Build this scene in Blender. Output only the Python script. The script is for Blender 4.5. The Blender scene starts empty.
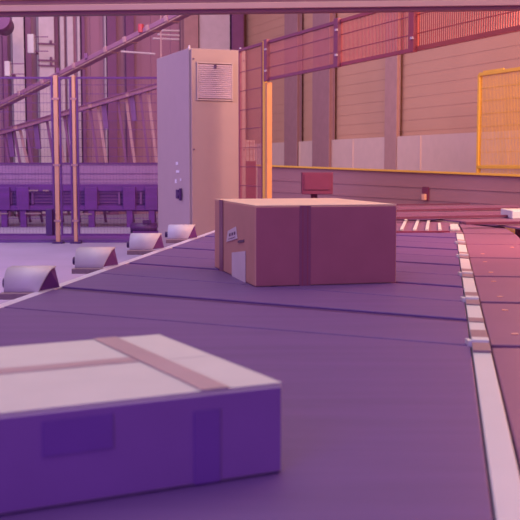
import bpy, bmesh, math, random
from mathutils import Vector, Matrix
random.seed(7)
C = bpy.context.scene.collection
R = math.radians
F = 1030.0; TILT = math.atan(95/1030.0); CAMZ = 1.2
ct, st = math.cos(TILT), math.sin(TILT)

# ---------- measured points of the place ----------
def ray(px, py):
    x = (px-260)/F; y = -(py-260)/F
    return Vector((x, ct + y*st, -st + y*ct))
def P(px, py, Y):
    d = ray(px, py); return Vector((0, 0, CAMZ)) + d*(Y/d.y)
def G(px, py, z):
    d = ray(px, py); return Vector((0, 0, CAMZ)) + d*((z-CAMZ)/d.z)

# ---------- materials ----------
MATS = {}
def lin(c): return tuple(((v/255)/12.92 if v/255 <= .04045 else ((v/255+.055)/1.055)**2.4) for v in c)
def mat(name, rgb, rough=.6, metal=0, var=.06, scale=6, bump=0, stretch=(1,1,1), spec=.5):
    if name in MATS: return MATS[name]
    m = bpy.data.materials.new(name); m.use_nodes = True; nt = m.node_tree
    b = nt.nodes['Principled BSDF']; c = lin(rgb)
    b.inputs['Roughness'].default_value = rough; b.inputs['Metallic'].default_value = metal
    b.inputs['Specular IOR Level'].default_value = spec
    tc = nt.nodes.new('ShaderNodeTexCoord'); mp = nt.nodes.new('ShaderNodeMapping')
    mp.inputs['Scale'].default_value = stretch
    n = nt.nodes.new('ShaderNodeTexNoise'); n.inputs['Scale'].default_value = scale; n.inputs['Detail'].default_value = 4
    nt.links.new(tc.outputs['Object'], mp.inputs[0]); nt.links.new(mp.outputs[0], n.inputs['Vector'])
    r = nt.nodes.new('ShaderNodeValToRGB')
    r.color_ramp.elements[0].position = .3; r.color_ramp.elements[1].position = .7
    r.color_ramp.elements[0].color = tuple(max(0, v*(1-var)) for v in c)+(1,)
    r.color_ramp.elements[1].color = tuple(min(1, v*(1+var)) for v in c)+(1,)
    nt.links.new(n.outputs['Fac'], r.inputs[0]); nt.links.new(r.outputs[0], b.inputs['Base Color'])
    if bump:
        bp = nt.nodes.new('ShaderNodeBump'); bp.inputs['Strength'].default_value = bump
        nt.links.new(n.outputs['Fac'], bp.inputs['Height']); nt.links.new(bp.outputs[0], b.inputs['Normal'])
    MATS[name] = m; return m

# ---------- mesh collector ----------
class MB:
    def __init__(s): s.v = []; s.f = []
    def hexa(s, p):      # p: 4 bottom ring, 4 top ring
        b = len(s.v); s.v += [Vector(q) for q in p]
        s.f += [tuple(b+i for i in t) for t in ((3,2,1,0),(4,5,6,7),(0,1,5,4),(1,2,6,5),(2,3,7,6),(3,0,4,7))]
        return s
    def prism(s, ring, vec):
        n = len(ring); b = len(s.v); vec = Vector(vec)
        s.v += [Vector(q) for q in ring] + [Vector(q)+vec for q in ring]
        s.f.append(tuple(b+i for i in reversed(range(n)))); s.f.append(tuple(b+n+i for i in range(n)))
        for i in range(n):
            j = (i+1) % n; s.f.append((b+i, b+j, b+n+j, b+n+i))
        return s
    def frame(s, o, ax, ay, az, size):   # box centred at o along axes
        o = Vector(o); a = Vector(ax)*size[0]/2; b_ = Vector(ay)*size[1]/2; c = Vector(az)*size[2]/2
        return s.hexa([o-a-b_-c, o+a-b_-c, o+a+b_-c, o-a+b_-c, o-a-b_+c, o+a-b_+c, o+a+b_+c, o-a+b_+c])
    def box(s, c, size, rz=0):
        return s.frame(c, (math.cos(rz), math.sin(rz), 0), (-math.sin(rz), math.cos(rz), 0), (0,0,1), size)
    def bar(s, a, b, w, h, up=(0,0,1)):
        a = Vector(a); b = Vector(b); d = (b-a).normalized(); up = Vector(up)
        sd = d.cross(up)
        if sd.length < 1e-4: sd = d.cross(Vector((0,1,0)))
        sd.normalize(); u = sd.cross(d)
        return s.frame((a+b)/2, d, sd, u, ((b-a).length, w, h))
    def tube(s, a, b, r, r2=None, n=12):
        a = Vector(a); b = Vector(b); r2 = r if r2 is None else r2
        d = (b-a).normalized(); sd = d.cross(Vector((0,0,1)))
        if sd.length < 1e-4: sd = Vector((1,0,0))
        sd.normalize(); u = sd.cross(d); k = len(s.v)
        for c, rr in ((a, r), (b, r2)):
            for i in range(n):
                t = 2*math.pi*i/n; s.v.append(c + sd*rr*math.cos(t) + u*rr*math.sin(t))
        for i in range(n):
            j = (i+1) % n; s.f.append((k+i, k+j, k+n+j, k+n+i))
        s.f.append(tuple(k+i for i in reversed(range(n)))); s.f.append(tuple(k+n+i for i in range(n)))
        return s
    def build(s, name, m, parent=None, bevel=0, smooth=False):
        me = bpy.data.meshes.new(name); off = Vector(parent['_o']) if parent else Vector((0,0,0))
        me.from_pydata([tuple(v-off) for v in s.v], [], s.f)
        bm = bmesh.new(); bm.from_mesh(me); bmesh.ops.recalc_face_normals(bm, faces=bm.faces); bm.to_mesh(me); bm.free()
        me.materials.append(m)
        if smooth:
            for p in me.polygons: p.use_smooth = len(p.vertices) == 4
        o = bpy.data.objects.new(name, me); C.objects.link(o)
        if parent: o.parent = parent
        o['_o'] = tuple(off)
        if bevel:
            md = o.modifiers.new('bevel', 'BEVEL'); md.width = bevel; md.segments = 2
        return o
def thing(name, label, cat, loc=(0,0,0), group=None):
    o = bpy.data.objects.new(name, None); C.objects.link(o); o.location = loc; o['_o'] = tuple(loc)
    o.empty_display_size = .1
    o['label'] = label; o['category'] = cat
    if group: o['group'] = group
    return o
def tag(o, label, cat, group=None):
    o['label'] = label; o['category'] = cat
    if group: o['group'] = group
    return o
def struct(o): o['kind'] = 'structure'; return o
def dup(root, loc, label):
    def cp(o, par):
        c = o.copy(); C.objects.link(c); c.parent = par
        for ch in [q for q in bpy.data.objects if q.parent == o]: cp(ch, c)
        return c
    r = cp(root, None); r.location = loc; r['label'] = label; return r

# hall directions: A runs along the right wall (away to the left), B along the rear wall
A = Vector((-.373, .928, 0)); B = Vector((.928, .373, 0)); Z = Vector((0,0,1))

# ---------- palette ----------
M = dict(
 floor=mat('floor_screed', (158,142,172), .5, var=.08, scale=1.2),
 wall=mat('wall_sheet', (208,158,134), .6, var=.05, scale=.7),
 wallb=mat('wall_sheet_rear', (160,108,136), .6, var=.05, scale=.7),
 base=mat('wall_plinth', (212,196,204), .55, var=.03),
 colD=mat('column_dark', (122,66,116), .55), colM=mat('column_mid', (172,126,134), .55),
 colL=mat('column_pale', (198,176,190), .55), colV=mat('column_violet', (150,98,126), .5),
 colW=mat('column_rose', (166,122,128), .55), colX=mat('column_rose_pale', (186,142,138), .55), pad=mat('door_painted_shade', (156,130,134), .45, var=.02),  # pad: cabinet colour darkened, the front's shade put into it
 beam=mat('beam_paint', (226,180,166), .4, var=.02), beamd=mat('beam_dark', (134,76,92), .5),
 cab=mat('cabinet_paint', (172,148,152), .45, var=.02), cabd=mat('cabinet_dark', (110,76,96), .5),  # cabd: darker tone of plinth and filter mat
 yel=mat('yellow_paint', (236,182,74), .45, var=.03), tan=mat('tan_post', (204,152,120), .5, var=.03),
 fen=mat('fence_dark', (136,66,94), .5), fenm=mat('fence_rose', (158,66,84), .5), fenr=mat('fence_red', (170,72,70), .5), ora=mat('orange_post', (206,142,92), .5), fenl=mat('fence_dark_left', (92,34,112), .5),
 belt=mat('belt_rubber', (100,70,130), .5, var=.09, scale=3, stretch=(.5,5,1), spec=.4),
 beltr=mat('belt_right', (126,84,122), .45, var=.05, scale=3, spec=.4),
 dark=mat('dark_steel', (70,24,92), .5), darkr=mat('dark_red_steel', (116,42,80), .6),
 strip=mat('strip_white', (208,206,210), .4, var=.02), plate=mat('strip_grey', (142,116,128), .4, var=.1, scale=60),
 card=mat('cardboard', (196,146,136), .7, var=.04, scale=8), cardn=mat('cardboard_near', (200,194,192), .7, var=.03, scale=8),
 cardf=mat('cardboard_painted_shade', (152,86,110), .7, var=.05, scale=8),  # centre carton front: shade put into the cardboard colour
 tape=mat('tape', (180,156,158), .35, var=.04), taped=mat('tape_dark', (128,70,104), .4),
 tapev=mat('tape_violet', (114,74,154), .5), cardv=mat('cardboard_violet_shade', (130,92,158), .7, var=.05), cardt=mat('cardboard_lit_top', (222,188,172), .7, var=.03),  # cardv: violet shade put into colour; cardt: top's light put into colour
 rail=mat('rail_alu', (214,204,226), .35, metal=.2, var=.04), hood=mat('hood_sheet', (196,188,204), .5, metal=0, var=.03),
 mach=mat('machine_violet', (112,62,128), .5), machd=mat('machine_dark', (92,32,124), .55, var=.15, scale=3, stretch=(1,1,4)),
 panel=mat('guard_panel', (164,116,126), .5, var=.03, scale=2, stretch=(1,1,8)),
 paper=mat('label_paper', (214,202,214), .6), ink=mat('print_ink', (96,66,104), .6),
 railr=mat('rail_dark', (98,40,78), .7), red=mat('red_cap', (190,60,80), .4), copper=mat('pale_copper', (226,170,150), .4),
)

# ================= SETTING =================
mb = MB(); mb.hexa([(-14,-2,-.1),(14,-2,-.1),(14,32,-.1),(-14,32,-.1),(-14,-2,0),(14,-2,0),(14,32,0),(-14,32,0)])
struct(mb.build('floor', M['floor']))
corner = Vector((-.39, 26.5, 0))
# right wall: horizontal ribbed sheet
def ribbed_wall(p0, p1, h, n, inward, z0=0, ver=False, pitch=.36, dep=.02):
    mb = MB(); L = (p1-p0).length; d = (p1-p0).normalized()
    mb.prism([p0+Z*z0, p1+Z*z0, p1-inward*.15+Z*z0, p0-inward*.15+Z*z0], Z*(h-z0))
    if ver:
        k = 0
        while k*pitch < L-.1:
            mb.frame(p0+d*(k*pitch+pitch*.3)+inward*dep/2+Z*(z0+h)/2, d, inward, Z, (pitch*.45, dep, h-z0)); k += 1
    else:
        k = 0
        while z0+k*pitch < h-.05:
            mb.frame((p0+p1)/2+inward*dep/2+Z*(z0+k*pitch+pitch*.4), d, inward, Z, (L, dep, pitch*.7)); k += 1
    return mb
inR = -B; inB = -A
struct(ribbed_wall(corner, corner - A*20, 8, 0, inR, 0, False, .2, .006).build('wall_right', M['wall']))
struct(ribbed_wall(corner - B*11, corner, 8, 0, inB, 0, True, .5, .03).build('wall_back', M['wallb']))
# pale plinth on the right wall
mb = MB(); L = 19.6; mb.frame(corner - A*(L/2+.2) + inR*.09 + Z*.86, A, B, Z, (L, .06, 1.72))
for k in range(8): mb.frame(corner - A*(1.1+2.6*k) + inR*.125 + Z*.86, A, B, Z, (.04, .02, 1.7))
struct(mb.build('trim_1', mat('plinth_pale', (222,188,178), .55, var=.03)))

def on_wall(px, wall):      # foot of the wall seen in picture column px
    k = (px-260)/F; o = corner; d = -A if wall == 'R' else -B
    t = (o.x - k*o.y)/(k*d.y - d.x); return o + d*t
def column(px0, px1, wall, m, label, dep=.3, z0=0, h=7.9, lip=None):
    n = inR if wall == 'R' else inB
    a = on_wall(px0, wall) + n*.06; b = on_wall(px1, wall) + n*.06
    base = (a+b)/2 + n*dep/2; d = (b-a).normalized(); w = (b-a).length
    t = thing('wall_column', label, 'column', base + Z*z0)
    q = MB()
    zc = (z0+h)/2
    q.frame(base - n*dep*.42 + Z*zc, d, n, Z, (w, dep*.12, h-z0)).frame(base + n*dep*.42 + Z*zc, d, n, Z, (w, dep*.12, h-z0))
    q.build('flange', m, t, bevel=.006)
    MB().frame(base + Z*zc, d, n, Z, (w*.9, dep*.74, h-z0)).build('web', m, t)
    MB().frame(base + Z*(z0+.03), d, n, Z, (w*1.05, dep*1.02, .06)).build('base_plate', M['colD'], t)
    return t, base, n, d, w
column(291,304,'R',M['colW'],'mauve steel column on the right wall, nearest the orange fence post',.12)
column(320,337,'R',M['colW'],'wider mauve steel column seen behind the first hung fence frame bar',.14)
column(390,402,'R',M['colX'],'pale reddish column on the ribbed right wall beside the plain cladding',.08)
column(228,239,'B',M['colD'],'dark column rising behind the grey cabinet top')
column(197,227,'B',M['colL'],'broad pale column standing above the grey cabinet',.2)
column(181,195,'B',M['colM'],'mauve column left of the broad pale one above the cabinet',.3)
column(126,134,'B',M['colD'],'narrow dark column crossed by the sloping duct near the red cap',.14)
column(107,116,'B',M['colD'],'dark column with a pale strip along its left edge',.2)
column(105.4,106.8,'B',M['colL'],'thin pale conduit running up the rear wall',.12)
column(83,86,'B',M['colD'],'thin dark downpipe on the rear wall right of the two orange posts',.12)
column(55,59.5,'B',M['colD'],'dark narrow column between big pale column and ribbed sheet',.1)
column(62,66,'B',M['colL'],'pale rib of the rear wall, first right of the dark narrow column',.08)
column(69,75,'B',M['colL'],'pale rib of the rear wall, widest of the three',.08)
column(79,81.5,'B',M['colL'],'thin pale rib of the rear wall beside the downpipe',.08)
bc = column(39.5,54.5,'B',M['colL'],'big pale column with cable brackets on the rear wall',.3)
column(27,33,'B',M['colD'],'dark column behind the small wall box at upper left',.2)
column(14,25,'B',M['colL'],'pale column at far left with two brackets',.3)
column(5,9.5,'B',M['colD'],'dark column nearest the left edge',.2)
# brackets of the pale columns
t, base, n, d, w = bc
q = MB()
for z in (4.0, 3.62, 3.5):
    q.frame(base + n*.17 + Z*z, d, n, Z, (w*1.2, .04, .035))
    q.frame(base + n*.2 + d*w*.25 + Z*(z+.05), d, n, Z, (.05, .06, .06))
q.build('cable_bracket', M['colD'], t)
# wall boxes on the rear wall
for (x0,y0,x1,y1,Y,lab) in ((27.5,34,33.5,53,23.0,'small pale box mounted high beside the bracketed column'),(4.5,61,9.5,76,22.4,'small pale box mounted lower at the left edge')):
    a = P(x0,y1,Y); b = P(x1,y0,Y)
    t = thing('junction_box', lab, 'electrical box', ((a.x+b.x)/2, Y, a.z))
    MB().hexa([(a.x,Y,a.z),(b.x,Y,a.z),(b.x,Y+.2,a.z),(a.x,Y+.2,a.z),(a.x,Y,b.z),(b.x,Y,b.z),(b.x,Y+.2,b.z),(a.x,Y+.2,b.z)]).build('housing', M['base'], t, bevel=.01)
    MB().bar(((a.x+b.x)/2, Y+.16, a.z+.05), ((a.x+b.x)/2+.02, Y+.6, a.z+.05), .05, .05).build('wall_arm', M['colD'], t)
    for zz in (b.z-.05, a.z+.05): MB().bar((b.x, Y+.1, zz), (b.x+.3, Y+.1, zz), .02,.02).build('bracket', M['colD'], t)
# round duct end top-left
t = thing('round_duct', 'round dark duct mouth at the upper left corner', 'duct', P(1,18,21.5))
c = P(-1,18,21.5)
MB().tube(c, c+Vector((-.2,1.3,0)), .2, n=24).build('pipe', M['colD'], t, smooth=True)
MB().tube(c+Vector((0,-.03,0)), c+Vector((0,.04,0)), .235, n=24).build('rim', M['colD'], t, smooth=True)

# ================= OVERHEAD BEAM =================
a = P(-60,10.5,6.2); b = P(590,2.5,6.2)
t = thing('overhead_beam', 'long pale steel beam crossing overhead in front of everything', 'beam', (a+b)/2)
MB().bar(a,b,.10,.036).build('flange', M['beam'], t, bevel=.004)
MB().bar(a+Z*.032,b+Z*.032,.06,.03).build('web', M['colX'], t)
MB().bar(a+Z*.085,b+Z*.085,.11,.075).build('upper_flange', M['beam'], t, bevel=.004)
MB().bar(a-Z*.029,b-Z*.029,.07,.02).build('lower_lip', M['beamd'], t)
for e in (a, b):
    MB().hexa([(e.x-.06,e.y-.06,0),(e.x+.06,e.y-.06,0),(e.x+.06,e.y+.06,0),(e.x-.06,e.y+.06,0),(e.x-.06,e.y-.06,e.z),(e.x+.06,e.y-.06,e.z),(e.x+.06,e.y+.06,e.z),(e.x-.06,e.y+.06,e.z)]).build('post', M['beam'], t)

# ================= FENCES =================
def mesh_panel(a, b, z0, z1, vs, hz, wv, parent, fm, wm, fr=.03, name='mesh_panel'):
    a = Vector((a[0],a[1],0)); b = Vector((b[0],b[1],0)); d = (b-a).normalized(); L = (b-a).length; n = d.cross(Z)
    q = MB()
    k = vs
    while k < L-.01:
        q.frame(a+d*k+Z*(z0+z1)/2, d, n, Z, (wv, .004, z1-z0)); k += vs
    for z in hz: q.frame((a+b)/2+Z*z, d, n, Z, (L, .008, .007))
    o = q.build(name, wm, parent)
    q = MB()
    q.frame((a+b)/2+Z*(z1-fr/2), d, n, Z, (L, .03, fr)).frame((a+b)/2+Z*(z0+fr/2), d, n, Z, (L, .03, fr))
    q.frame(a+d*fr/2+Z*(z0+z1)/2, d, n, Z, (fr, .032, z1-z0)).frame(b-d*fr/2+Z*(z0+z1)/2, d, n, Z, (fr, .032, z1-z0))
    q.build('panel_frame', fm, o)
    return o
FH = 2.53
# left fence
Y = 15.8
x0 = P(-70,160,Y).x; xa = P(57,160,Y).x; xb = P(74.8,160,Y).x; xc = P(162,160,Y).x
t = thing('safety_fence', 'dark wire mesh fence with two orange-tan posts on the left', 'fence', (xa, Y, 0))
hz = [.25+.135*i for i in range(17)]
for (p, q_) in ((x0, xa-.045), (xa+.045, xb-.035), (xb+.035, xc)):
    mesh_panel((p,Y),(q_,Y),.12,FH,.05,hz if q_-p > .3 else hz[::2],.002,t,M['fenl'],M['fenl'])
for x, w in ((xa,.062),(xb,.048)):
    o = MB().frame((x,Y-.01,(FH+.02)/2), (1,0,0), (0,1,0), Z, (w,.06,FH+.02)).build('post', M['tan'], t, bevel=.004)
    MB().frame((x,Y-.01,.015), (1,0,0), (0,1,0), Z, (.16,.14,.03)).build('foot_plate', M['dark'], o)
    for z in (.35, 1.2, 2.2): MB().frame((x,Y-.045,z),(1,0,0),(0,1,0),Z,(w+.05,.012,.03)).build('clamp', M['colM'], o)
MB().box((xa-.12,Y-.05,.33),(.1,.09,.4)).build('latch_box', M['dark'], t, bevel=.008)
# dark kerb along the fence foot
tag(MB().hexa([(x0,Y+.12,0),(xc+.6,Y+.12,0),(xc+.6,Y+1.2,0),(x0,Y+1.2,0),(x0,Y+.15,.05),(xc+.6,Y+.15,.05),(xc+.6,Y+1.15,.05),(x0,Y+1.15,.05)]).build('cable_duct', M['machd'], bevel=.01),
    'low dark cable duct lying on the floor along the left fence', 'cable duct')

# right fence, elevated over the conveyor opening
D = 11.5
p265 = Vector((P(265,100,D).x, D, 0))
t = thing('safety_fence', 'dark mesh fence with orange post whose frames hang above the opening at upper right', 'fence', p265)
def along(px, py=100):    # point on the fence line in picture column px
    k = (px-260)/F; o = p265; d = -A; s = (o.x-k*o.y)/(k*d.y-d.x); return o+d*s
o = MB().frame(p265+Z*1.28, B, A, Z, (.034,.06,2.56)).build('post', M['yel'], t, bevel=.003)
MB().frame(p265+Z*.015, B, A, Z, (.14,.14,.03)).build('foot_plate', M['darkr'], o)
o = MB().frame(along(269.5)+A*.03+Z*1.05, B, A, Z, (.06,.06,2.1)).build('post', M['ora'], t, bevel=.003)
pe = along(560)
MB().frame(pe+Z*1.28, B, A, Z, (.06,.06,2.56)).build('post', M['yel'], t, bevel=.003)
mesh_panel(along(240), along(263.5), .12, 2.55, .03, [.3+.22*i for i in range(10)], .005, t, M['fen'], M['fen'], .03)
zt, zb = 2.55, 2.12
mesh_panel(along(267), along(338), zb, zt, .026, [zb+.14, zb+.29], .009, t, M['fen'], M['fen'], .03)
mesh_panel(along(338.5), along(413), zb, zt, .026, [zb+.14, zb+.29], .008, t, M['fenm'], M['fenm'], .03)
mesh_panel(along(413.5), along(560), zb, zt, .03, [zb+.14, zb+.29], .012, t, M['fenr'], M['fenr'], .035)
for px in (339, 413.5, 269):
    q = MB(); c = along(px) + inR*.03
    q.frame(c+Z*(zb+zt)/2, A, B, Z, (.085,.04,zt-zb+.02))
    o = q.build('hanger_bar', M['fenm' if px > 400 else 'fen'], t, bevel=.003)
    for z in (zb+.1, zb+.33): MB().frame(c+inR*.025+A*-.03+Z*z, A, B, Z, (.03,.02,.02)).build('bolt', M['colL'], o)

# yellow gate
g0 = Vector((P(479.5,100,15.6).x, 15.6, 0)); g1 = g0 - A*3.0
t = thing('safety_gate', 'yellow framed mesh gate against the right wall', 'gate', g0)
gt = 1.2 + 89/F*15.6
q = MB()
q.frame(g0+Z*gt/2, A, B, Z, (.05,.05,gt)).frame(g1+Z*gt/2, A, B, Z, (.05,.05,gt))
q.frame((g0+g1)/2+Z*gt, A, B, Z, (3.0,.05,.05)).frame((g0+g1)/2+Z*1.17, A, B, Z, (3.0,.05,.05)).frame((g0+g1)/2+Z*.15, A, B, Z, (3.0,.05,.05))
q.build('gate_frame', M['yel'], t, bevel=.004)
q = MB(); k = .035
while k < 2.98:
    q.frame(g0-A*k+Z*(gt/2+.07), A, B, Z, (.007,.006,gt-.16)); k += .035
for i in range(12): q.frame((g0+g1)/2+Z*(.25+i*.19), A, B, Z, (3,.006,.006))
q.build('mesh_panel', M['yel'], t)
MB().frame(g0-A*.35+Z*(gt+.03), A, B, Z, (.5,.03,.03)).build('top_guide', M['yel'], t)

# ================= CABINET =================
N = Vector((-.843, 12.4, 0)); w = .73; s = 1.37; H = 2.585
t = thing('control_cabinet', 'tall grey electrical cabinet with a vent grille, lightest tall box behind the belts', 'cabinet', N)
c = N + B*w/2 + A*s/2
MB().frame(c+A*.01+Z*(H/2+.05), B, A, Z, (w,s-.02,H-.1)).build('body', M['cab'], t, bevel=.006)
MB().frame(c+Z*.05, B, A, Z, (w-.05,s-.06,.1)).build('plinth', M['cabd'], t)
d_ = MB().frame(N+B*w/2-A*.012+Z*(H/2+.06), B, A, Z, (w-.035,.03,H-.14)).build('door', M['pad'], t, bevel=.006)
fc = N - A*.03
for bx in (.045, w-.045):
    for z in (H-.13, H-1.2, .3): MB().tube(fc+B*bx+Z*z, fc+B*bx-A*.006+Z*z, .011, n=10).build('screw', M['dark'], d_)
vx0 = .08; vx1 = .545; vz1 = H-.16; vz0 = vz1-.46
q = MB(); vc = fc + B*(vx0+vx1)/2 + Z*(vz0+vz1)/2 - A*.008; vw = vx1-vx0; vh = vz1-vz0
for sgn in (-1,1):
    q.frame(vc+Z*sgn*(vh/2-.012), B, A, Z, (vw,.02,.014)); q.frame(vc+B*sgn*(vw/2-.012), B, A, Z, (.014,.02,vh))
vent = q.build('vent_grille', M['cab'], d_)
q = MB(); n_ = 17
for i in range(n_):
    z = vz0+.03+(vh-.06)*(i+.5)/n_
    q.frame(fc+B*(vx0+vx1)/2-A*.008+Z*z, B, (A*.8+Z*.6), (Z*.8-A*.6), (vw-.04,.026,.012))
q.build('louvre', M['colL'], vent)
MB().frame(fc+B*(vx0+vx1)/2-A*.002+Z*(vz0+vz1)/2, B, A, Z, (vw-.03,.004,vh-.03)).build('filter_mat', M['cabd'], vent)
MB().frame(vc+Z*(vh/2-.055)-A*.014, B, A, Z, (.03,.012,.045)).build('badge', M['dark'], vent)
for (u, v) in ((.02,.05),(w-.06,.05)):
    cc = N+B*u+A*v+Z*H
    q = MB(); q.tube(cc-Z*.005, cc+Z*.015, .018, .012, n=10); q.tube(cc+Z*.02-B*.008, cc+Z*.02+B*.008, .015, n=12)
    q.build('lifting_eye', M['paper'], t)
sd = N - B*.004
q = MB().frame(sd+A*.47+Z*.84, A, B, Z, (.09,.03,.11)).frame(sd-B*.02+A*.35+Z*.84, A, B, Z, (.12,.03,.035)).frame(sd-B*.02+A*.3+Z*.84, A, B, Z, (.03,.03,.15))
q.build('socket', M['dark'], t, bevel=.004)
for (u, z, a_, b_) in ((.5,1.22,.09,.04),(.47,1.12,.13,.03),(.55,1.0,.07,.05),(.35,1.02,.05,.03)):
    MB().frame(sd+A*u+Z*z, A, B, Z, (a_,.004,b_)).build('sticker', M['paper'], t)

# ================= REAR CONVEYOR (left) =================
Y = 20.0; xl = P(-60,200,Y).x; xr = P(243,200,Y).x
t = thing('roller_conveyor', 'long conveyor with violet side panel running behind the left fence', 'conveyor', ((xl+xr)/2, Y, 0))
def hx(q, x0, x1, y0, y1, z0, z1): return q.hexa([(x0,y0,z0),(x1,y0,z0),(x1,y1,z0),(x0,y1,z0),(x0,y0,z1),(x1,y0,z1),(x1,y1,z1),(x0,y1,z1)])
q = MB(); hx(q, xl, xr, Y, Y+.05, .83, 1.22); hx(q, xl, xr, Y-.02, Y, 1.04, 1.07); hx(q, xl, xr, Y-.015, Y, .93, .945)
q.build('side_panel', mat('side_panel_violet', (142,104,152), .5), t)
hx(MB(), xl, xr, Y-.03, Y+.06, 1.22, 1.245).build('top_rail', M['fenl'], t)
hx(MB(), xl, xr, Y+.06, Y+.9, .95, 1.05).build('bed', M['machd'], t)
q = MB(); hx(q, xl, xr, Y+.02, Y+.2, .3, .83); hx(q, xl, xr, Y-.06, Y+.02, .7, .83); hx(q, xl, xr, Y-.08, Y+.02, .33, .42)
q.build('drive_housing', M['machd'], t)
for (a0, a1, yy) in ((28,38,190.5),(43,49,190.5),(0,8,213.5),(25,41,213.5),(80,92,214),(0,3,190)): 
    pa = P(a0,yy,Y-.1); pb = P(a1,yy,Y-.1); hx(MB(), pa.x, pb.x, Y-.12, Y-.07, pa.z-.012, pa.z+.012).build('reflector', M['plate'], t)
q = MB()
for k in range(14):
    hx(q, xl+.1+k*.42, xl+.14+k*.42, Y-.03, Y+.02, .44, .68)
for z in (.47,.53,.59,.65): hx(q, xl, xr, Y-.02, Y+.02, z, z+.012)
q.build('grille_bar', M['mach'], t)
for px in (5, 24, 92, 130, 152):
    p = P(px,200,Y).x; q = MB(); hx(q, p-.12, p+.12, Y-.13, Y-.03, .33, .78); hx(q, p-.06, p+.06, Y-.1, Y+.02, 0, .33)
    q.build('support_leg', M['machd'], t, bevel=.01)
# motor and gear box in front of it
t = thing('gear_motor', 'dark gear motor standing on the floor left of the cabinet', 'motor', P(148,236,18.2)*1)
m_ = P(148,228,18.2)
MB().tube(m_+Vector((-.3,0,0)), m_+Vector((.16,0,0)), .09, n=20).build('motor_body', M['dark'], t, smooth=True)
MB().box(m_+Vector((-.02,0,.11)), (.14,.12,.06)).build('terminal_box', M['dark'], t)
hx(MB(), m_.x-.26, m_.x+.2, 18.1, 18.3, 0, m_.z-.05).build('foot', M['machd'], t)
# pale tank + dark unit right of the cabinet
a = P(240,165,14.5); b = P(256,140,14.5)
hx(q := MB(), a.x, b.x, 14.5, 15.2, 0, P(250,161,14.5).z)
t = thing('machine_unit', 'dark floor unit with a pale barred crate on top, between cabinet and orange post', 'machine', ((a.x+b.x)/2, 14.8, 0))
q.build('body', M['darkr'], t, bevel=.01)
z0 = P(250,161,14.5).z; z1 = P(250,140,14.5).z
hx(MB(), a.x, b.x-.02, 14.55, 15.1, z0, z1).build('crate', M['colL'], t)
q = MB()
for k in range(5): hx(q, a.x+.03+k*.05, a.x+.038+k*.05, 14.54, 14.55, z0, z1)
for k in range(3): hx(q, a.x, b.x-.02, 14.538, 14.545, z0+.07+k*.09, z0+.078+k*.09)
q.build('crate_bar', M['colM'], t)
# dark control box behind the centre carton
a = P(302,192,13); b = P(333,172.5,13)
t = thing('control_box', 'dark box on a pedestal just behind the big centre carton', 'control box', ((a.x+b.x)/2, 13.1, 0))
hx(MB(), a.x, b.x, 13, 13.3, a.z-.03, b.z).build('housing', M['darkr'], t, bevel=.008)
hx(MB(), a.x+.12, a.x+.2, 13.1, 13.2, 0, a.z-.03).build('pedestal', M['darkr'], t)
hx(MB(), a.x+.03, b.x-.03, 12.985, 13, a.z+.03, b.z-.03).build('lid', M['darkr'], t)

# ---------- sloping conveyors / ducts in the background ----------
def sloping(name, label, cat, pts, thick, m, m2, joints):
    a, b = pts
    t = thing(name, label, cat, (a+b)/2)
    MB().bar(a, b, .22, thick).build('casing', m, t, bevel=.01)
    MB().bar(a+Vector((0,-.12,thick*.55)), b+Vector((0,-.12,thick*.55)), .05, thick*.22).build('upper_rail', m2, t)
    MB().bar(a+Vector((0,-.13,-thick*.5)), b+Vector((0,-.13,-thick*.5)), .04, thick*.18).build('lower_rail', m2, t)
    for f in joints:
        p = a.lerp(b, f); d = (b-a).normalized()
        MB().bar(p-d*.04, p+d*.04, .26, thick*1.25).build('joint_collar', M['colM'], t, bevel=.01)
    for f in (.0, .98):
        p = a.lerp(b, f); MB().bar(p+Z*.02, Vector((p.x,p.y,8)), .03, .03).build('hanger_rod', M['colM'], t)
    return t
a = P(-20,116,21); b = P(200,5,16)
t = sloping('sloping_duct', 'upper pale duct sloping up to the right across the rear wall', 'duct', (a,b), .08, M['colV'], M['colX'], (.12,.25,.37,.52,.66,.74,.83,.9))
p = P(143,31,17.2); MB().tube(p+Vector((0,-.3,-.06)), p+Vector((0,-.3,.07)), .045, n=12).build('warning_cap', M['red'], t)
for f in (.43, .56): 
    p = a.lerp(b, f); MB().box(p+Vector((0,-.16,.08)), (.06,.08,.09)).build('sensor', M['colD'], t)
a = P(-20,139,21.6); b = P(165,84,21.6)
t = sloping('inclined_conveyor', 'lower dark conveyor on slanting legs sloping up behind the left fence', 'conveyor', (a,b), .09, M['colV'], M['colD'], (.2,.4,.6,.8))
for px in (4, 14, 26, 47, 64, 90, 118, 140):
    f = (px+20)/185; p = a.lerp(b, f)
    MB().bar(p, Vector((p.x+.3, p.y+.02, 0.0)), .06, .05).build('leg', M['colD'], t)
for px in (10, 36, 70, 104, 132):
    f = (px+20)/185; p = a.lerp(b, f)
    MB().bar(p-Z*.03, Vector((p.x+.05, p.y, p.z-.55)), .1, .1, up=(0,1,0)).build('drive_box', M['mach'], t)
for px in (20, 56, 98, 126, 148):
    f = (px+20)/185; p = a.lerp(b, f)
    MB().bar(p-Z*.03, Vector((p.x+.2, p.y-.02, 1.0)), .06, .02, up=(0,1,0)).build('brace', M['colM'], t)
# thin wall pipes near the duct
for (x0,y0,x1,y1,lab) in ((153,38.5,179,39.5,'pale thin wall pipe just under the duct, lowest of three'),(158,34.5,179,35.5,'pale thin wall pipe just under the duct, middle of three'),(162,30.5,179,31,'pale thin wall pipe just under the duct, top of three'),(121,51.5,155,54,'long faint pipe on the rear wall below the duct'),(110,78,141,78,'pale horizontal bar above the left fence top')):
    Yp = 22.5
    tag(MB().tube(P(x0,y0,Yp), P(x1,y1,Yp+.3), .022).build('wall_pipe', M['colL']), lab, 'pipe')

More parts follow.
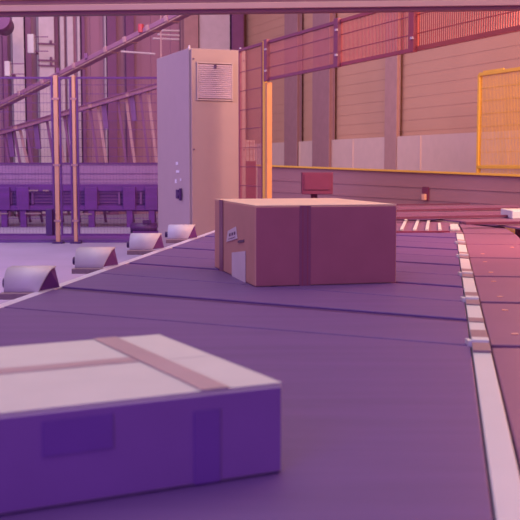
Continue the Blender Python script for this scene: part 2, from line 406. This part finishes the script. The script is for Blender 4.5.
# ================= GUARD CONVEYOR (right, behind) =================
a = P(258,166,20); b = P(575,178.5,13)
t = thing('guard_panel', 'long rose-grey guard panel with a yellow top rail', 'guard panel', (a.x, a.y, 0))
a0 = Vector((a.x,a.y,0)); b0 = Vector((b.x,b.y,0)); nn = (b0-a0).normalized().cross(Z)*-1
if nn.y > 0: nn = -nn
off = nn*-.05
q = MB().hexa([a0+Z*.5, b0+Z*.5, b0+off+Z*.5, a0+off+Z*.5, a, b, b+off, a+off])
for f in (.3,.62): 
    q.bar((a0+Z*.5).lerp(a,f)+nn*.004, (b0+Z*.5).lerp(b,f)+nn*.004, .012, .012)
q.build('panel', M['panel'], t)
MB().bar(a+Z*.012+nn*.01, b+Z*.012+nn*.01, .07, .028).build('top_rail', M['yel'], t)
for f in (.02,.25,.5,.75,.98):
    p = a0.lerp(b0,f)+off; MB().box(p+Z*.26, (.06,.06,.52)).build('foot', M['darkr'], t)
# recess with a pale plug
p = P(426,193.5,15)
k = (p.x-a0.x)/(b0.x-a0.x)
pc = a0.lerp(b0, 0)
# intersect column 426 with panel line
kk = (426-260)/F; dd = b0-a0; s_ = (a0.x-kk*a0.y)/(kk*dd.y-dd.x); pp = a0+dd*s_
du = dd.normalized()
def pz(py): return P(426,py,pp.y).z
o = MB().frame(pp+nn*.012+Z*(pz(187)+pz(200.5))/2, du, nn, Z, (.145,.02,pz(187)-pz(200.5))).build('socket_recess', M['darkr'], t)
MB().frame(pp+nn*.04+Z*(pz(194)+pz(200))/2, du, nn, Z, (.07,.05,pz(194)-pz(200))).build('plug', M['copper'], o, bevel=.005)

# lower side track in front of the guard panel
t = thing('side_track', 'flat mauve track bed with three dark rails in front of the guard panel', 'conveyor', (P(450,215,11.3).x, 11.3, 0))
zb_ = .66
ring = [G(330,216.5,zb_), G(440,219,zb_), G(505,225.5,zb_), G(540,231,zb_), G(640,231,zb_), G(600,210,zb_), G(330,203.5,zb_)]
MB().prism(ring, -Z*.015).build('bed', M['beltr'], t)
for (x0,y0,x1,y1,hh,ww,mm) in ((330,206,468,203.8,.015,.09,'darkr'),(330,212.2,516,208.3,.02,.09,'darkr'),(340,219,514,215.8,.02,.09,'darkr'),(464,223.3,560,222.3,.02,.1,'darkr')):
    MB().bar(G(x0,y0,zb_+.02), G(x1,y1,zb_+.02), ww, hh).build('rail', M['railr'], t)
for (x0,y0,x1,y1) in ((330,208.5,516,206),(330,215,512,212.6)):
    MB().bar(G(x0,y0,zb_+.015), G(x1,y1,zb_+.015), .2, .03).build('slide_plate', M['beltr'], t)
c1 = G(516,219,zb_+.0); hx(MB(), c1.x-.04, c1.x+.5, c1.y, c1.y+.5, zb_, zb_+.085).build('end_block', M['strip'], t, bevel=.01)
for px in (350, 430, 520): 
    p = G(px,214,zb_); MB().box((p.x,p.y,(zb_-.02)/2),(.08,.08,zb_-.02)).build('leg', M['darkr'], t)

# ================= SORTER =================
ZB = .635
def rail_y(x): return 308-.3535*x
def isect(xs, ys, sl):     # left end of a seam on the left rail
    x = (308-ys+sl*xs)/(sl+.3535); return x, rail_y(x)
def strip_l(y): return 446.6+(y-165)*.1392 if y > 300 else 446.6+(y-165)*.1392
def strip_r(y): return 445.2+(y-165)*.2375
seams = [(345.5,.082),(301.5,.078),(275.5,.066),(257,.058),(243.5,.05),(233,.04)]
def seam_pts(y, sl):
    xl_, yl_ = isect(strip_l(y), y, sl)
    return G(xl_, yl_, ZB), G(strip_l(y), y, ZB), G(strip_r(y)+2, y+.6, ZB)
def slab(q, pts, th=.035):
    return q.prism(pts, -Z*th)
rp = G(0,308,ZB); rq = G(215,232,ZB); rd = (rp-rq).normalized()       # left rail direction towards the camera
su = (G(strip_l(520),520,ZB)-G(strip_l(260),260,ZB)).normalized()
sur = (G(strip_r(520),520,ZB)-G(strip_r(260),260,ZB)).normalized()
lines = [seam_pts(*s_) for s_ in seams]
# a near seam behind the camera closes the first carrier
nl = rp + rd*3.3; ns = G(strip_l(520),520,ZB) + su*1.1; nr = G(strip_r(520),520,ZB) + sur*1.1
lines = [(nl, ns, nr)] + lines
RW = .42
labels = ['nearest violet carrier with the plain white centre strip beside the near carton',
          'second violet carrier, with a long pale strip and wide pale roller block',
          'third carrier, under the front foot of the big centre carton',
          'fourth carrier, below the big centre carton',
          'fifth carrier, passing behind the big centre carton foot',
          'sixth and farthest carrier, narrowest one before the white slats']
ux = Vector((1,0,0)); g = .012
dots = [(482.5,254),(490.7,272.5),(493.7,281.7),(500,297),(505,310.5),(515,334.5),(512,247.5),(485,262)]
for i in range(len(lines)-1):
    n0, f0 = lines[i], lines[i+1]
    t = thing('cross_belt_carrier', labels[i], 'sorter carrier', ((n0[1]+f0[1])/2)*1, 'twin belt carriers of the sorter')
    def inset(pn, pf, e): d = (pf-pn).normalized(); return pn+d*e, pf-d*e
    L0, L1 = inset(n0[0], f0[0], g*.7); S0, S1 = inset(n0[1], f0[1], g*.7)
    if i == 0:
        slab(MB(), [L0, S0-ux*.004, S1-ux*.004, L1]).build('left_belt', M['belt'], t, bevel=.004)
    else:
        ma, mb_ = L0.lerp(L1,.5), S0.lerp(S1,.5); e = .045
        ma0, ma1 = L0.lerp(L1,.5-e), L0.lerp(L1,.5+e); mb0, mb1 = S0.lerp(S1,.5-e), S0.lerp(S1,.5+e)
        slab(MB(), [L0, S0-ux*.004, mb0-ux*.004, ma0]).build('left_belt', M['belt'], t, bevel=.004)
        slab(MB(), [ma1, mb1-ux*.004, S1-ux*.004, L1]).build('left_belt', M['belt'], t, bevel=.004)
        slab(MB(), [ma0-Z*.008, mb0-Z*.008, mb1-Z*.008, ma1-Z*.008]).build('belt_divider', M['dark' if i == 1 else 'mach'], t)
    # right belt
    e = G(520,262,ZB)-G(480,258.6,ZB); e.normalize()
    r0, r1 = inset(n0[2], f0[2], .03)
    e_ = Vector((.99,-.14 if i else 0,0))
    rb = slab(MB(), [r0+ux*.004, r0+ux*.004+e_*RW, r1+ux*.004+e_*RW, r1+ux*.004]).build('right_belt', M['beltr'], t, bevel=.004)
    q = MB(); any_ = False
    for (dx, dy) in dots:
        p = G(dx, dy, ZB)
        if r0.y < p.y < r1.y: q.tube(p, p+Z*.003, .013, n=10); any_ = True
    if any_: q.build('rivet', M['copper'], rb)
    # centre strip
    SR0, SR1 = n0[2]-ux*.003, f0[2]-ux*.003
    st_ = slab(MB(), [n0[1]+Z*.006, SR0+Z*.006, SR1+Z*.006, f0[1]+Z*.006], .04).build('centre_strip', M['strip'], t, bevel=.002)
    if i > 0:
        wd = (SR0-n0[1]).length; dd_ = (f0[1]-n0[1]).normalized()
        def plate(fr, ln, h, nm, mm, ext=0):
            Lc = (f0[1]-n0[1]).length
            a_ = n0[1].lerp(f0[1], fr); b_ = SR0.lerp(SR1, fr)
            q = MB(); k0 = a_-ux*ext; k1 = b_+ux*ext
            q.hexa([k0-dd_*ln/2+Z*.007, k1-dd_*ln/2+Z*.007, k1+dd_*ln/2+Z*.007, k0+dd_*ln/2+Z*.007, k0-dd_*ln/2+Z*h, k1-dd_*ln/2+Z*h, k1+dd_*ln/2+Z*h, k0+dd_*ln/2+Z*h])
            return q.build(nm, mm, t, bevel=.0015)
        plate(.16, .15, .012, 'joint_plate', M['plate'])
        pl = plate(.03, .06, .018, 'roller_block', M['strip'], .0)
        plate(.92, .14, .012, 'joint_plate', M['plate'])
        if i == 1:
            plate(.47, .1, .009, 'joint_plate', M['plate'])
        q = MB().box(n0[1]+dd_*.03-ux*.009+Z*.004, (.014,.05,.02)); q.build('end_cap', M['strip'], pl)
    if i == 0:
        a_ = f0[1]-(f0[1]-n0[1]).normalized()*.09; b_ = SR1-(SR1-SR0).normalized()*.09; d1=(f0[1]-n0[1]).normalized()*.07
        MB().hexa([a_-d1+Z*.007,b_-d1+Z*.007,b_+d1+Z*.007,a_+d1+Z*.007,a_-d1+Z*.014,b_-d1+Z*.014,b_+d1+Z*.014,a_+d1+Z*.014]).build('joint_plate', M['plate'], t)
# frame under the carriers
t = thing('sorter_frame', 'dark steel frame carrying the belts with the long pale edge rail on its left', 'conveyor frame', (.6, 5, 0))
fl = rq - rd*1.0; nl2 = nl
rr0 = lines[0][2]+ux*(RW+.02); rr1 = lines[-1][2]+ux*(RW+.02)
MB().prism([nl2-Z*.05, Vector((rr0.x,rr0.y,ZB-.05)), Vector((rr1.x,rr1.y,ZB-.05)), G(395,231.5,ZB)-Z*.05, fl-Z*.05], -Z*.1).build('bed', M['dark'], t)
q = MB(); q.bar(nl2+Vector((-.03,0,-.009)), fl+Vector((-.03,0,-.009)), .05, .014); q.build('edge_rail', M['rail'], t, bevel=.004)
MB().bar(nl2+Vector((-.02,0,-.12)), fl+Vector((-.02,0,-.12)), .03, .2).build('side_skirt', M['machd'], t)
for f in (.05,.35,.65,.95):
    for (u, v) in ((nl2, fl), (rr0, rr1)):
        p = u.lerp(v, f)+ux*(.06 if u is nl2 else -.06); MB().box((p.x,p.y,(ZB-.15)/2),(.07,.07,ZB-.15)).build('leg', M['machd'], t)
# far deck with white slats
t = thing('transfer_deck', 'mauve transfer deck with white slanted slats behind the big carton', 'conveyor', G(430,225,ZB))
far = lines[-1]
MB().prism([G(300,232,ZB), far[1]+Vector((0,.02,0)), far[2]+Vector((0,.02,0)), G(458,224.5,ZB), G(440,221,ZB), G(392,216,ZB), G(300,215,ZB)], -Z*.05).build('deck_plate', M['beltr'], t)
MB().bar(G(300,233.2,ZB+.002)+Z*.0, G(449,232,ZB+.002), .05, .02).build('deck_edge', M['darkr'], t)
for (x0,y0,x1,y1,w0) in ((401.5,230.5,406.5,219.5,3.2),(414.5,230.5,418,221,3.4),(427,230.5,428.5,221.5,3.4),(440,230.5,439.2,224,3.2)):
    q = MB(); z_ = ZB+.004
    q.prism([G(x0-w0/2,y0,z_), G(x0+w0/2,y0,z_), G(x1+w0*.4,y1,z_), G(x1-w0*.4,y1,z_)], Z*.012); q.build('white_slat', M['strip'], t)
MB().prism([G(450.5,230.5,ZB+.004), G(460,230.5,ZB+.004), G(457.5,225.5,ZB+.004), G(450,225.5,ZB+.004)], Z*.015).build('joint_plate', M['strip'], t)
ra = far[2]+Vector((.01,.03,0)); 
MB().prism([ra, ra+Vector((.41,-.03,0)), G(503,226.5,ZB), G(459,222.3,ZB)], -Z*.05).build('right_plate', M['beltr'], t)
for p in (G(405,225,ZB), G(470,227,ZB)): MB().box((p.x,p.y,(ZB-.05)/2),(.07,.07,ZB-.05)).build('leg', M['darkr'], t)

# ================= HOODS along the left rail =================
def hood(loc, label):
    t = thing('chute_hood', label, 'chute hood', loc, 'curved sheet hoods along the left rail')
    o = Vector(loc); W = .2; Rr = .1; n = 10; prof = []
    for k in range(n+1):
        a_ = math.pi/2*k/n
        prof.append((-(Rr)*math.cos(a_)**.8, Rr*math.sin(a_)**.9+.005))    # y (towards camera negative), z
    prof.append((.07, Rr+.005))
    q = MB(); th = .006; ob = len(q.v); m_ = len(prof)
    for (xx, sl) in ((-W/2, 0), (W/2, 1)):
        for (y, z) in prof:
            q.v.append(o+Vector((xx + (.0 if not sl else (z/ (Rr))*.05-.05), y, z)))
        for (y, z) in prof:
            q.v.append(o+Vector((xx + (.0 if not sl else (z/ (Rr))*.05-.05), y+th, z-th*1.2)))
    for k in range(m_-1):
        a0_, b0_ = ob+k, ob+2*m_+k
        q.f += [(a0_, a0_+1, b0_+1, b0_), (a0_+m_, b0_+m_, b0_+m_+1, a0_+m_+1), (a0_, a0_+m_, a0_+m_+1, a0_+1), (b0_, b0_+1, b0_+m_+1, b0_+m_)]
    q.f += [(ob, ob+2*m_, ob+3*m_, ob+m_), (ob+m_-1, ob+2*m_-1, ob+4*m_-1, ob+3*m_-1)]
    cv = q.build('curved_sheet', M['hood'], t, smooth=True)
    # dark end plate on the rail side
    q = MB(); x = W/2-.012
    ring = [o+Vector((x-.045, -Rr+.01, .005)), o+Vector((x, .0, Rr-.006)), o+Vector((x+.01, .07, Rr-.006)), o+Vector((x+.03, .07, .005))]
    q.prism(ring, (-.006,0,0)); q.build('end_plate', M['machd'], t)
    ring = [o+Vector((-W/2+.002+0, y*.97, z-.004)) for (y, z) in prof] + [o+Vector((-W/2+.002, .07, .0))]
    MB().prism(ring, (.005,0,0)).build('end_plate', M['hood'], t)
    MB().box(o+Vector((.0,-.12,-.012)), (.22,.05,.028)).build('mounting_flange', M['plate'], t, bevel=.003)
    MB().tube(o+Vector((-W/2-.03,.02,.03)), o+Vector((-W/2,.02,.03)), .022, n=12).build('knob', M['dark'], t)
    q = MB().bar(o+Vector((.0,.02,-.0)), o+Vector((.0,.02,-.5)), .05, .05); q.build('bracket', M['machd'], t)
    q = MB().box(o+Vector((.02,-.02,-.02)), (.26,.2,.012)); q.build('tray', M['hood'], t)
    return t
def hood_at(pxl, pxr, yb):
    z = ZB-.005; a = G(pxl, yb, z); b = G(pxr, yb, z); return ((a.x+b.x)/2, a.y+.11, z)
h0 = hood(hood_at(4,38+9,293), 'nearest curved grey sheet hood at the left edge of the picture')
lab = ['second curved sheet hood from the left edge','third curved sheet hood, left of the cabinet foot','fourth curved sheet hood, in front of the cabinet foot']
for (hh, l) in zip(((75,110,268.5),(130,158,250.5),(168,193,239.5)), lab):
    dup(h0, hood_at(*hh), l)

# ================= CARTONS =================
def carton(name, label, Nn, e1, w, e2, dep, h, zb, mside, mfront, mtop):
    Nn = Vector((Nn[0], Nn[1], zb)); c = Nn+e1*w/2+e2*dep/2
    t = thing('cardboard_box', label, 'box', c)
    MB().frame(c+Z*(h/2+.0005), e1, e2, Z, (w, dep, h)).build('carton_body', mside, t, bevel=.006)
    q = MB()
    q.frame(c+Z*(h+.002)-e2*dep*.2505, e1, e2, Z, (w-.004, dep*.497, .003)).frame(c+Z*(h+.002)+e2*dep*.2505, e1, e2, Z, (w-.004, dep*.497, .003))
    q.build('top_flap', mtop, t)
    return t, Nn, c
# big centre carton
n_ = G(255,287,ZB); h = .375
e1 = Vector((.971,.238,0)); e2 = Vector((-.238,.971,0))
def solve_w(px, o, d): k = (px-260)/F; return (k*o.y-o.x)/(d.x-k*d.y)
w_ = solve_w(397, n_, e1); dp = solve_w(214.5, n_, e2)
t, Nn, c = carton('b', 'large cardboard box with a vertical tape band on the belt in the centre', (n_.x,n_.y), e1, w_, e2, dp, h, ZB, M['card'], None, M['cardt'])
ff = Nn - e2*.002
MB().frame(ff+e1*w_/2+Z*h/2, e1, e2, Z, (w_-.012,.003,h-.012)).build('shade_painted_front', M['cardf'], t)['label'] = 'darker front face'  # plain cardboard, shade of this side painted as a darker sheet
tc_ = solve_w(305, Nn, e1)
tp = MB().frame(ff-e2*.002+e1*tc_+Z*h/2, e1, e2, Z, (.055,.002,h)).build('tape_band', M['taped'], t)
MB().frame(ff-e2*.0035+e1*(tc_-.012)+Z*h/2, e1, e2, Z, (.006,.001,h)).frame(ff-e2*.0035+e1*(tc_+.012)+Z*h/2, e1, e2, Z, (.006,.001,h)).build('tape_line', M['fen'], tp)
lf = Nn - e1*.002
def on_left(px, py):
    k = (px-260)/F; s_ = (k*lf.y-lf.x)/(e2.x-k*e2.y); p = lf+e2*s_; q_ = P(px,py,p.y); return p, q_.z, s_
def left_quad(q, pts, th=.002):
    r_ = []
    for (x, y) in pts:
        p, z, s_ = on_left(x, y); r_.append(Vector((p.x,p.y,z)))
    return q.prism(r_, -e1*th)
sl_ = left_quad(MB(), [(226.5,242),(237.5,238.5),(236,226.5),(228,231)]).build('shipping_label', M['paper'], t)
q = MB(); lf = Nn - e1*.0045
for k in range(3): left_quad(q, [(229+k*2.4,236.5-k*.8),(230.4+k*2.4,236-k*.8),(230.6+k*2.4,233-k*.8),(229.2+k*2.4,233.5-k*.8)], .001)
left_quad(q, [(228.3,239.5),(235,237.2),(235,236.6),(228.3,238.9)], .001)
q.build('printing', M['ink'], sl_)
lf = Nn - e1*.002
left_quad(MB(), [(232,283),(245.5,286.5),(245.5,251),(232,252.5)]).build('side_label', M['paper'], t)
left_quad(MB(), [(219.5,275),(223,277),(223,200),(219.5,199.5)]).build('side_tape', M['taped'], t)
left_quad(MB(), [(238,243),(244,242),(244,239.5),(238,240.5)]).build('stamp', M['ink'], t)
# near carton
zt_ = .804; hN = zt_-ZB-.004
Ac = G(283,382,zt_); FR = G(184,332,zt_); LN = G(0,413,zt_)
e1 = (Ac-LN).normalized(); e2 = Vector((-e1.y, e1.x, 0)); dp = (FR-Ac).dot(e2)
w_ = .95; o0 = Ac - e1*w_
t, Nn, c = carton('n', 'flat pale cardboard box in the near left corner, out of focus', (o0.x,o0.y), e1, w_, e2, dp, hN, ZB, M['cardn'], None, M['cardn'])
ff = Nn - e2*.002
pr = MB().frame(ff+e1*w_/2+Z*hN/2, e1, e2, Z, (w_-.012,.003,hN-.01)).build('shade_painted_front', M['cardv'], t); pr['label'] = 'darker front face'  # unprinted front, its violet shade painted in as colour
def fx(px): return solve_w(px, Nn, e1)
zc = Nn+Z*(hN+.0045)
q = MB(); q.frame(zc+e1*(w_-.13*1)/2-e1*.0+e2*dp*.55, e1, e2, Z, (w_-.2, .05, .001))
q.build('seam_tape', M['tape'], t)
p1 = G(152,339,zt_); p2 = G(205,386,zt_)
s1 = (p2-Nn).dot(e1)
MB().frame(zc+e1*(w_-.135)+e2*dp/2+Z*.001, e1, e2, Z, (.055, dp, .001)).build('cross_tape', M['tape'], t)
MB().frame(ff-e2*.003+e1*fx(205)+Z*hN*.42, e1, e2, Z, (.05,.002,hN*.8)).build('front_tape', M['tapev'], t)
MB().frame(ff-e2*.003+e1*fx(74)+Z*hN*.72, e1, e2, Z, (.12,.002,hN*.36)).build('front_label', M['tapev'], t)

# ================= LIGHT =================
sc = bpy.context.scene
w = bpy.data.worlds.new('hall_air'); w.use_nodes = True; sc.world = w
w.node_tree.nodes['Background'].inputs[0].default_value = (*lin((178,132,170)), 1)
w.node_tree.nodes['Background'].inputs[1].default_value = 0.75
def area(name, loc, target, size, col, power, sy=None):
    l = bpy.data.lights.new(name, 'AREA'); l.energy = power; l.color = col; l.size = size
    if sy: l.shape = 'RECTANGLE'; l.size_y = sy
    o = bpy.data.objects.new(name, l); C.objects.link(o); o.location = loc
    o.rotation_euler = (Vector(target)-Vector(loc)).to_track_quat('-Z','Y').to_euler(); return o
area('roof_light', (0,4.5,5.5), (0,5,0), 6, (1,.93,.86), 230, 8)
area('roof_light', (-5,17,6.8), (-5,20,0), 7, (.95,.86,1), 480, 8)
area('warm_tint_fill', (5,8,5.2), (4,17,1.8), 4, (1,.58,.36), 900)  # unseen light added for the warm tint on the right wall
area('warm_tint_fill', (2.5,6.6,2.0), (1.2,6.6,.6), 1.2, (1,.36,.22), 75)  # unseen light added close by to redden the far belts
area('violet_tint_fill', (-2.5,-3,3), (-.6,2.2,.7), 2.5, (.3,.12,1), 150)  # unseen light added behind the camera to tint near fronts violet
area('violet_tint_fill', (-6,8,4.5), (-4,16,.8), 3, (.5,.42,1), 420)  # unseen light added to tint the left side violet

# ================= CAMERA =================
cd = bpy.data.cameras.new('camera'); co = bpy.data.objects.new('camera', cd); C.objects.link(co)
cd.sensor_width = 36; cd.lens = 36*F/520; co.location = (0,0,CAMZ); co.rotation_euler = (math.pi/2-TILT, 0, 0)
cd.dof.use_dof = True; cd.dof.focus_distance = 7.0; cd.dof.aperture_fstop = 7.0
cd.clip_start = .05
sc.camera = co
sc.view_settings.view_transform = 'Standard'; sc.view_settings.look = 'None'; sc.view_settings.gamma = 1
sc.view_settings.use_curve_mapping = False; sc.view_settings.exposure = 0
for o in bpy.data.objects:
    if '_o' in o: del o['_o']
